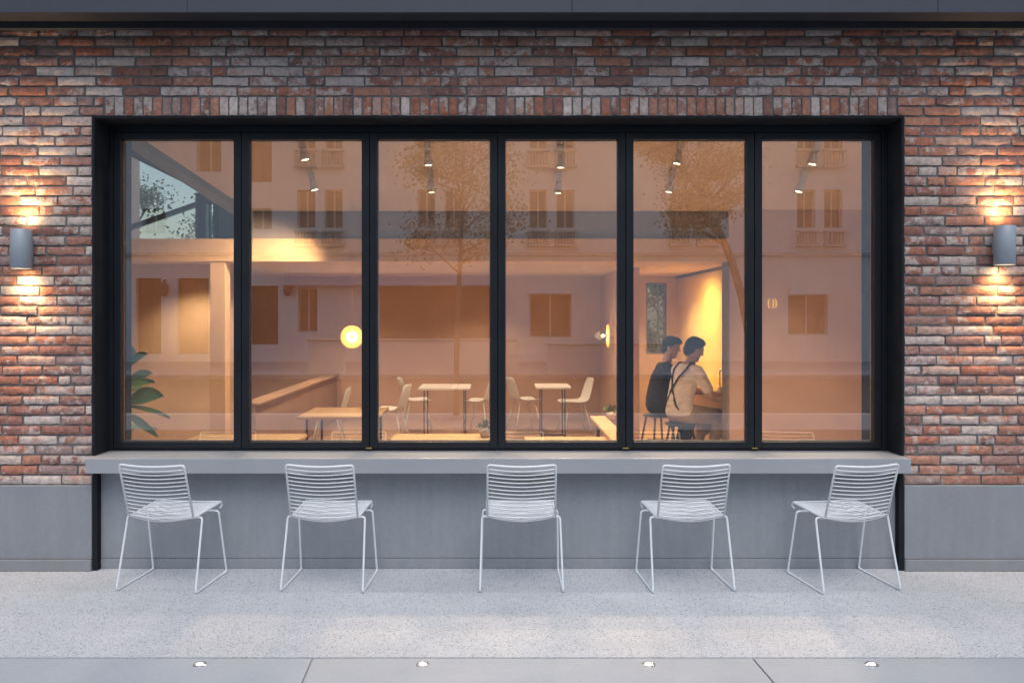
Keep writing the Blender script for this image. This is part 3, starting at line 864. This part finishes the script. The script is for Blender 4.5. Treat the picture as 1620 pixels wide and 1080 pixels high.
# low partition running back on the left
st(MB().box(-2.80, -2.66, 9.0, YR, .012, .72), 'low_wall', 'terra', 'low clay wall running back into the cafe', .006)
st(MB().box(-2.84, -2.62, 8.98, YR, .722, .75), 'low_wall_cap', 'terra', 'pale cap on the low wall', .004)

# ------------------------------------------------------------------ plants
def small_plant(label, loc, seed):
    r = random.Random(seed)
    t = thing('potted_plant', label, 'plant', loc, 0, 'small potted plants on tables')
    MB().lathe([(0, 0), (.035, 0), (.045, .06), (.04, .06), (.038, .05), (0, .05)], n=20).build('pot', M['pot'], t)
    mb = MB()
    for k in range(110):
        a = r.uniform(0, 6.28); e = r.uniform(.2, 1.4); d_ = Vector((math.cos(a)*math.cos(e), math.sin(a)*math.cos(e), math.sin(e)))
        L = r.uniform(.02, .075); c = Vector((0,0,.055)) + d_*L; sd = d_.orthogonal().normalized()*r.uniform(.006, .011); tp = c + d_*.022 + Vector((0,0,-.004))
        mb.add([c-sd*.2, c+sd+d_*.01, tp, c-sd+d_*.01], [(0,1,2,3)])
    mb.build('leaves', M['leaf_a'], t)
small_plant('small potted plant on the table, left of the centre mullion', (pX(767, 6.55), 6.55, .741), 1)
small_plant('small potted plant on the long side table, left of the fourth mullion', (pX(967, 7.7), 7.7, .741), 2)
# large-leaved plant
fg = thing('fig_plant', 'large leaved green plant at the left edge of the first pane', 'plant', (-2.92, 6.45, .012))
MB().lathe([(0, 0), (.14, 0), (.17, .3), (.155, .3), (.15, .27), (0, .27)], n=28).build('pot', M['pot'], fg)
MB().tube([(0,0,.27), (.02,.0,.8), (-.01,.02,1.3)], [.016,.013,.008], 8).build('stem', M['bark'], fg)
def leaf(mb, base, dirv, L, W, droop=.25, twist=0):
    dirv = Vector(dirv).normalized(); sd = dirv.cross(Vector((0,0,1))).normalized(); up = sd.cross(dirv)
    sd = (Matrix.Rotation(twist, 3, dirv) @ sd); up = sd.cross(dirv)
    v = []; n = 9
    for i in range(n+1):
        u = i/n; w_ = W*math.sin(math.pi*min(1, u**.8))**.75*(1 if u < 1 else 0) + .002
        c = Vector(base) + dirv*L*u - Vector((0,0,1))*droop*L*u*u
        v += [c - sd*w_ + up*.012, c - sd*w_*.5, c - up*.006, c + sd*w_*.5, c + sd*w_ + up*.012]
    f = []
    for i in range(n):
        for j in range(4):
            a = i*5+j; f.append((a, a+1, a+6, a+5))
    mb.add(v, f, True)
mb = MB()
for (bz, d_, L, W, dr_, tw) in ((1.02, (1, -.25, .50), .36, .085, .30, .9), (1.18, (1, -.2, .55), .24, .06, .2, .8), (1.30, (.9, -.3, .9), .26, .05, .3, 1.0),
       (.98, (1, -.1, -.1), .34, .035, .15, .2), (.92, (1, -.2, -.55), .30, .03, .1, 1.2), (1.25, (-1, .3, .5), .3, .09, .2, .4), (.9, (-.6, -.8, .3), .3, .09, .3, .3),
       (1.1, (-.3, 1, .4), .3, .08, .3, .2), (.8, (.4, 1, .2), .3, .08, .3, .2), (1.34, (.3, -.5, 1.1), .18, .05, .2, .2), (1.15, (.9, .5, .3), .20, .05, .2, .6)):
    leaf(mb, (.01, .0, bz), d_, L, W, dr_, tw)
mb.build('leaves', M['leaf_c'], fg)

# ------------------------------------------------------------------ kitchen counter, tap, sign, stools
kc = thing('kitchen_counter', 'pale counter the two seated people lean on', 'counter', (2.42, 9.0, -.052))
MB().box(.0, .54, -.18, 2.6, .80, .845).build('worktop', M['oak'], kc, .005)
MB().box(.26, .54, -.17, 2.58, .065, .799).build('cabinet', M['plaster_warm'], kc)
tp = thing('tap', 'slim chrome swan neck tap on the counter', 'tap', (2.70, 9.85, .793))
MB().tube(fillet([(-.03,0,0), (-.03,0,.27), (.06,0,.27), (.09,0,.27), (.09,0,.2)], .03), .009, 10).build('spout', M['chrome'], tp)
MB().lathe([(0,0),(.022,0),(.02,.03),(0,.03)], (-.03,0,0), 16).tube([(-.03,0,.05),(-.03,-.05,.07)], .005, 8).build('base', M['chrome'], tp)
for k, (x, y, lb) in enumerate(((2.60, 9.55, 'small white cup by the tap'), (2.74, 9.62, 'white cup at the counter edge by the wall'))):
    t = tag(MB().lathe([(0,0),(.028,0),(.038,.075),(.034,.075),(.026,.008),(0,.008)], n=20).build('cup', M['shell'], loc=(x, y, .794)), lb, 'cup', 'white cups on the counter')
# gold arcs on the wall, glow added by emission though no lamp
sg = MB()
c = px(1222, 480, YB-.02)
for k in range(3):
    x = -.035+.03*k
    sg.tube([(x + .012*math.cos(a)*(1 if k else -1), -.012, .045*math.sin(a)) for a in [R(-90+180*q/8) for q in range(9)]], .0045, 8)
tag(sg.build('wall_sign', M['gold'], loc=c), 'small gold sign of three curved strokes with added glow on the clay wall', 'sign')

def stool(label, loc, rz=0):
    t = thing('bar_stool', label, 'stool', loc, rz, 'dark stools at the counter')
    MB().lathe([(0,.562),(.15,.562),(.175,.572),(.18,.585),(.165,.592),(0,.585)], n=28).build('seat', M['darkmetal'], t)
    for sx in (-1,1):
        for sy in (-1,1):
            MB().tube([(sx*.10, sy*.10, .562), (sx*.17, sy*.17, 0)], [.014,.011], 8).build('leg', M['oak'] if False else M['darkmetal'], t)
    MB().tube([(.145*math.cos(a), .145*math.sin(a), .24) for a in [2*math.pi*q/20 for q in range(20)]], .007, 8, closed=True).build('footrest', M['darkmetal'], t)
    return t

# ------------------------------------------------------------------ people
def remeshed(mb, name, mat, parent, voxel=.008, smooth=6):
    o = mb.build('tmp', mat); 
    m = o.modifiers.new('r', 'REMESH'); m.mode = 'VOXEL'; m.voxel_size = voxel
    s_ = o.modifiers.new('s', 'SMOOTH'); s_.iterations = smooth; s_.factor = .5
    dg = bpy.context.evaluated_depsgraph_get(); dg.update()
    me = bpy.data.meshes.new_from_object(o.evaluated_get(dg)); me.name = name
    bpy.data.objects.remove(o)
    me.polygons.foreach_set('use_smooth', [True]*len(me.polygons))
    me.materials.clear(); me.materials.append(mat)
    n = bpy.data.objects.new(name, me); COL.objects.link(n); n.parent = parent
    return n
def person(label, loc, rz, style):
    """sitting on a stool, local +X is forward, seat top at .595"""
    t = thing('person', label, 'person', loc, rz)
    V = Vector
    hip = V((0,0,.69)); HD = V((.175,0,1.375)) if style == 'tee' else V((.16,0,1.40))
    pitch = R(24 if style == 'tee' else 16); yaw = style_yaw = R(-12 if style == 'tee' else -35)
    HM = Matrix.Rotation(yaw, 4, 'Z') @ Matrix.Rotation(pitch, 4, 'Y')
    def hp(p): return HD + (HM @ V(p))
    body = MB()
    KEY = [(0, -.01, .685, .125, .165), (.25, -.015, .80, .112, .150), (.5, .01, .92, .110, .150), (.75, .045, 1.04, .112, .165), (1, .075, 1.135, .082, .165)]
    def torso(mb, g, u0=0, u1=1, n=16):
        for i in range(n+1):
            u = u0+(u1-u0)*i/n
            for a_, b_ in zip(KEY, KEY[1:]):
                if a_[0] <= u <= b_[0] + 1e-6:
                    f_ = (u-a_[0])/(b_[0]-a_[0]); q = [a_[j]*(1-f_)+b_[j]*f_ for j in range(5)]; break
            mb.ball((q[1], 0, q[2]), (q[3]+g, q[4]+g, .075+g*.5), 20)
    torso(body, 0)
    for s in (-1,1): body.cap((.08, s*.03, 1.17), (.085, s*.165, 1.145), .055, .055)
    body.cap((.09,0,1.17), HD+V((-.02,0,-.06)), .062, .052)
    HM3 = HM
    body.ball(HD, (.098,.077,.112), 24, HM3)
    body.ball(hp((.035,0,-.065)), (.058,.052,.055), 18, HM3)              # jaw
    body.ball(hp((.075,0,-.105)), (.022,.024,.018), 12)                   # chin
    body.cap(hp((.088,0,.015)), hp((.112,0,-.022)), .010, .014)           # nose
    body.cap(hp((.082,-.03,.028)), hp((.082,.03,.028)), .014, .014)       # brow
    for s in (-1,1):
        body.ball(hp((-.002, s*.080, -.012)), (.018,.009,.030), 12, HM3)  # ear
        # arm
        sh = V((.085, s*.185, 1.135)); el = V((.20 if style == 'tee' else .17, s*.235, .905)); wr = V((.45, s*.13, .890))
        body.cap(sh, el, .050, .038); body.cap(el, wr, .040, .026)
        # hand: palm + 4 fingers + thumb, resting on the counter
        fd = V((1, -s*.25, -.04)).normalized(); sd = V((fd.y, -fd.x, 0))*(-s)   # sd towards the thumb side (inner)
        pc = wr + fd*.055
        PM = fd.to_track_quat('X', 'Z').to_matrix().to_4x4()
        body.ball(pc, (.052,.040,.016), 16, PM)
        for i, L in enumerate((.068, .078, .072, .056)):
            off = sd*(.030-.020*i); r0 = wr + fd*.095 + off
            k1 = r0 + fd*L*.45 + V((0,0,.008)); k2 = r0 + fd*L*.78 - V((0,0,.004)); k3 = r0 + fd*L - V((0,0,.018))
            body.cap(r0-fd*.02, k1, .0095, .009, 10); body.cap(k1, k2, .009, .0083, 10); body.cap(k2, k3, .0083, .0075, 10)
        b0 = wr + fd*.03 + sd*.026; b1 = b0 + fd*.032 + sd*.026 - V((0,0,.004)); b2 = b1 + fd*.03 + sd*.004 - V((0,0,.008))
        body.cap(b0, b1, .0125, .0105, 10); body.cap(b1, b2, .0105, .009, 10)
        # legs
        kn = V((.40, s*.12, .655)); an = V((.30, s*.12, .27))
        body.cap((.0, s*.085, .68), kn, .082, .056); body.cap(kn, an, .052, .036); body.cap(an, an+V((.14,0,-.045)), .034, .026)
    remeshed(body, 'body', M['skin'], t, .0055, 4)
    # shirt
    c = .014; sh_ = MB()
    torso(sh_, .016, .06, 1)
    for s in (-1,1):
        sh_.cap((.08, s*.05, 1.165), (.085, s*.172, 1.145), .062, .066)
        sh = V((.085, s*.185, 1.135)); el = V((.20 if style == 'tee' else .17, s*.235, .905)); wr = V((.45, s*.13, .890))
        if style == 'tee': sh_.cap(sh, sh.lerp(el, .72), .066, .062)
        else: sh_.cap(sh, el, .066, .055); sh_.cap(el, el.lerp(wr, .8), .055, .042)
    remeshed(sh_, 'shirt', M['tee'] if style == 'tee' else M['navy'], t, .009, 5)
    # trousers
    tr = MB().ball((0,0,.69), (.14,.176,.10), 20)
    for s in (-1,1):
        kn = V((.40, s*.12, .655)); an = V((.30, s*.12, .27))
        tr.cap((.0, s*.085, .68), kn, .092, .068); tr.cap(kn, an.lerp(kn, .05), .066, .050)
    remeshed(tr, 'trousers', M['khaki'] if style == 'tee' else M['dark_trouser'], t, .010, 4)
    # shoes
    for s in (-1,1):
        an = V((.30, s*.12, .27))
        m = MB().cap(an+V((-.01,0,-.035)), an+V((.16,0,-.055)), .044, .034)
        remeshed(m, 'shoe', M['strap'], t, .008, 3)
    # hair
    hm = MB().ball(hp((-.016,0,.024)), (.102,.088,.106), 24, HM3).ball(hp((-.045,0,-.025)), (.068,.080,.085), 20, HM3)
    hm.ball(hp((.03,0,.085)), (.068,.066,.045), 18, HM3)
    if style == 'tee':
        rr = random.Random(3)
        for k in range(16):
            a = rr.uniform(0, 6.28); hm.ball(hp((.0+.06*math.cos(a), .05*math.sin(a), .10)), (.026,.022,.022), 10, HM3)
    else:
        hm.ball(hp((.02,0,.075)), (.095,.088,.055), 20, HM3)
        hm.ball(hp((-.05,0,-.05)), (.06,.072,.06), 18, HM3)
    # cut the face side: keep only what is behind a slanted plane
    hair = remeshed(hm, 'hair', M['hair'], t, .006, 3)
    bm = bmesh.new(); bm.from_mesh(hair.data)
    kill = []
    HI = HM.inverted()
    for v in bm.verts:
        l = HI @ (v.co-HD)
        if l.z < .058 and l.x > .022 + l.z*.75: kill.append(v)
    bmesh.ops.delete(bm, geom=kill, context='VERTS'); bm.to_mesh(hair.data); bm.free()
    for s in (-1,1):
        MB().ball(hp((.087, s*.031, .006)), (.009,.012,.007), 12, HM3).build('eye', M['eye'], t)
    MB().ball(hp((.089, 0, -.058)), (.008,.022,.007), 12, HM3).build('mouth', M['lips'], t)
    if style == 'tee':
        # apron: skirt over the lap and straps crossing the back
        ap = MB().ball((.03,0,.70), (.145,.187,.10), 20)
        for s in (-1,1): ap.cap((.05, s*.09, .695), (.41, s*.125, .665), .100, .080); ap.cap((.41, s*.125, .665), (.41, s*.13, .50), .078, .072)
        ap.cap((.1,0,.69), (.43,0,.66), .08, .07)
        apo = remeshed(ap, 'apron', M['khaki'], t, .010, 4)
        dgv = bmesh.new(); dgv.from_mesh(apo.data)
        kill = [v for v in dgv.verts if v.co.x < -.07]
        bmesh.ops.delete(dgv, geom=kill, context='VERTS'); dgv.to_mesh(apo.data); dgv.free()
        def onback(y, z, sx=-1):
            # surface of the shirt's back at y, z
            best = 0
            for (cx, cz, rx, ry, rz_) in [(k_[1], k_[2], k_[3]+.016, k_[4]+.016, .13) for k_ in KEY] + [(.085,1.155,.066,.22,.066)]:
                q = 1-(y/ry)**2-((z-cz)/rz_)**2
                if q > 0: best = min(best, cx - rx*math.sqrt(q)) if best else cx - rx*math.sqrt(q)
            return V((best-.004 if best else .06, y, z))
        for s in (-1,1):
            pts = [V((.11, s*.09, 1.225)), V((.05, s*.095, 1.228))] + [onback(s*(.10-.21*q/9), 1.17-.42*q/9) for q in range(10)]
            m = MB(); 
            for a, b in zip(pts, pts[1:]):
                m.tube([a, b], .0105, 8)
            m.build('apron_strap', M['strap'], t)
    return t
P2 = (2.02, 9.05); P1 = (1.90, 9.72)
stool('dark stool under the person in the white shirt', (P2[0], P2[1], .012)).scale = (1, 1, .875)
stool('dark stool under the person in dark clothes', (P1[0], P1[1], .012), R(20)).scale = (1, 1, .90)
PA = person('seated person in white tee shirt and khaki apron, leaning on counter', (P2[0], P2[1], -.10), R(24), 'tee'); PA.scale = (1.05,)*3
person('seated person in dark clothes with dark hair, left of the other', (P1[0], P1[1], -.055), R(5), 'dark')

# ------------------------------------------------------------------ trees
def tree(name, label, loc, H, cb, rad, tr, nclump, leaves, ls, mat, seed, lean=(0,0), group=None, branches=14):
    r = random.Random(seed)
    t = thing(name, label, 'tree', loc, 0, group)
    top = Vector((lean[0], lean[1], H*.82))
    def tp(u): return Vector((lean[0]*u**(2.2 if abs(lean[0]) > 1 else 1.3) + .06*math.sin(u*5+seed)*u, lean[1]*u + .05*math.cos(u*4+seed)*u, H*.82*u))
    m = MB().tube([tp(i/9) for i in range(10)], [tr*(1-.72*i/9) for i in range(10)], 10)
    clumps = []
    for k in range(branches):
        u = cb/(H*.82) + (1-cb/(H*.82))*(k+.5)/branches; u = min(u, .98)*.98
        a = r.uniform(0, 6.28); L = rad*r.uniform(.6, 1.1)*(1-.45*abs(2*(k/branches)-.7))
        s0 = tp(max(.1, u-.12)); e = s0 + Vector((math.cos(a)*L, math.sin(a)*L, L*r.uniform(.45, 1.0)))
        mid = s0.lerp(e, .5) + Vector((r.uniform(-.1,.1), r.uniform(-.1,.1), -.05*L))
        m.tube([s0, mid, e], [tr*.34, tr*.2, tr*.08], 6)
        clumps += [mid.lerp(e, q) for q in (.2, .6, 1.0)]
        for _ in range(4):
            a2 = a + r.uniform(-1,1); e2 = mid + Vector((math.cos(a2), math.sin(a2), r.uniform(.2,1)))*L*.5
            m.tube([mid, e2], [tr*.14, tr*.05], 5); clumps.append(e2)
    m.build('trunk', M['bark'], t)
    lv = MB()
    cl_ = [r.choice(clumps) for _ in range(nclump)]
    for c in cl_:
        cr = rad*r.uniform(.14, .30)
        for _ in range(leaves):
            d_ = Vector((r.gauss(0,1), r.gauss(0,1), r.gauss(0,.8)))*cr*.55
            p = c + d_; n = Vector((r.gauss(0,1), r.gauss(0,1), r.gauss(.5,1))).normalized()
            a = n.orthogonal().normalized()*ls*r.uniform(.6,1.2); b = n.cross(a).normalized()*ls*.75*r.uniform(.7,1.2)
            lv.add([p-a, p+b*.9-a*.1, p+a, p-b*.9-a*.1], [(0,1,2,3)])
    lv.build('crown', M[mat], t)
    return t
# behind the clerestory and the back window
tree('tree', 'green tree seen through the clerestory, left of its opening', (-8.0, 18, -.2), 6.3, 2.0, 1.5, .09, 55, 80, .04, 'leaf_a', 5, group='trees behind the cafe')
tree('tree', 'green tree seen through the clerestory, right of its opening', (-6.3, 19.5, -.2), 6.0, 2.0, 1.5, .09, 55, 80, .04, 'leaf_a', 8, group='trees behind the cafe')
tree('tree', 'tree seen through the narrow back window', (3.7, 18, -.2), 5, .6, 1.4, .09, 110, 80, .045, 'leaf_a', 9, group='trees behind the cafe')
# street trees reflected in the glass
tree('street_tree', 'slender street tree reflected in the third pane', (pX(722, 14.2), 2*DF-14.2, -.01), 6.8, 3.1, 1.35, .055, 75, 60, .038, 'leaf_b', 11, (.12, 0), 'street trees reflected in the window')
tree('street_tree', 'leafy leaning street tree reflected in the fifth pane', (pX(1192, 17.5), 2*DF-17.5, -.24), 8.5, 4.3, 1.5, .12, 170, 80, .045, 'leaf_b', 12, (-2.9, 0), 'street trees reflected in the window', 18)

# ------------------------------------------------------------------ building across the street (reflected)
DA = 30.74; YO = 2*DF-DA
fb = thing('stucco_building', 'pale building across the street with balconies, reflected in the glass', 'building', (0, YO, 0))
wins = []; balc = []
for a in (660, 837, 1261, 1060, 470):
    for o_ in (0, 43):
        wins.append((a+o_, a+o_+29, 300, 361)); wins.append((a+o_, a+o_+29, 165, 235))
        balc.append((a+o_-3, a+o_+32, 368, 386)); balc.append((a+o_-3, a+o_+32, 241, 262))
wins += [(397, 430, 330, 363), (396, 430, 200, 288), (311, 350, 215, 272), (225, 262, 330, 370)]
doors = [(838, 904, 465, 534), (1247, 1310, 466, 530), (600, 777, 453, 545), (395, 440, 452, 545), (215, 255, 440, 560), (280, 330, 440, 560), (471, 502, 455, 525), (1420, 1500, 440, 550), (60, 140, 300, 370)]
rects = [(pX(a, DA), pX(b, DA), pZ(d_, DA), pZ(c, DA)) for a, b, c, d_ in wins + doors]
wall = wall_openings(MB(), -24, 26, 0, 11.5, rects, 0, -.4).build('wall', M['far_wall'], fb)
MB().box(-24, 26, -1.2, -1.1, 0, 11.5).build('inner_wall', M['far_dark'], fb)
MB().box(-24, 26, 0, .2, pZ(292, DA)+1.8, pZ(292, DA)+2.0).box(-24, 26, -.4, .5, 11.5, 11.8).box(-24, 26, 0.001, .12, pZ(405, DA), pZ(400, DA)).build('cornice', M['far_trim'], fb)
for (a, b, c, e) in rects:
    w_ = MB()
    for (u, v, p, q) in ((a, a+.05, c, e), (b-.05, b, c, e), (a+.05, b-.05, e-.05, e), (a+.05, b-.05, c, c+.05), ((a+b)/2-.03, (a+b)/2+.03, c+.05, e-.05)):
        w_.box(u, v, -.28, -.22, p, q)
    wo = w_.build('window', M['far_dark'] if (e-c) > 1.8 else M['far_trim'], fb)
    po = MB().box(a, b, -.262, -.258, c, e).build('pane', M['far_glass']); po.parent = wo
for (a, b, c, e) in balc:
    x0_, x1_, zt_, zb_ = pX(a, DA), pX(b, DA), pZ(c, DA), pZ(e, DA)
    m = MB().box(x0_, x1_, .02, .22, zt_, zt_+.07).box(x0_, x1_, .02, .25, zb_-.1, zb_)
    k = 0; x = x0_+.04
    while x < x1_-.02:
        m.tube([(x, .12, zb_), (x, .12, (zb_+zt_)/2), (x, .12, zt_)], [.02,.04,.02], 6); x += .115
    m.build('balustrade', M['far_trim'], fb)
# shop fascia + lintel hood
MB().box(pX(455, DA), pX(780, DA), .02, .5, pZ(452, DA), pZ(432, DA)).build('fascia', M['fascia'], fb)
MB().box(pX(834, DA), pX(908, DA), .02, .25, pZ(465, DA), pZ(459, DA)).box(pX(1247, DA), pX(1312, DA), .02, .35, pZ(466, DA), pZ(455, DA)).build('door_hood', M['whitewall'], fb)
for xx in (457, 263):
    q = px(xx, 458, DA)
    MB().ball((q.x, .2, q.z), (.16,.16,.28), 12).tube([(q.x, 0, q.z+.35), (q.x, .2, q.z+.35), (q.x, .2, q.z)], .03, 6).build('lantern', M['far_dark'], fb)
# low white wall across the street, in lengths
DL_ = 24.0
for (a, b, tp_, lb) in ((489, 545, 536, 'short length of low white wall reflected in the second pane'), (600, 818, 536, 'long low white wall reflected in the third pane'), (865, 1045, 543, 'low white wall reflected in the fourth pane')):
    x0_, x1_ = pX(a, DL_), pX(b, DL_)
    t = thing('low_wall', lb, 'wall', ((x0_+x1_)/2, 2*DF-DL_, 0), 0, 'low white walls across the street')
    h_ = (x1_-x0_)/2; ht = pZ(tp_, DL_)
    MB().box(-h_, h_, -.12, .12, 0, ht-.06).build('wall', M['whitewall'], t, .01)
    MB().box(-h_-.03, h_+.03, -.15, .15, ht-.059, ht).build('coping', M['far_trim'], t, .01)
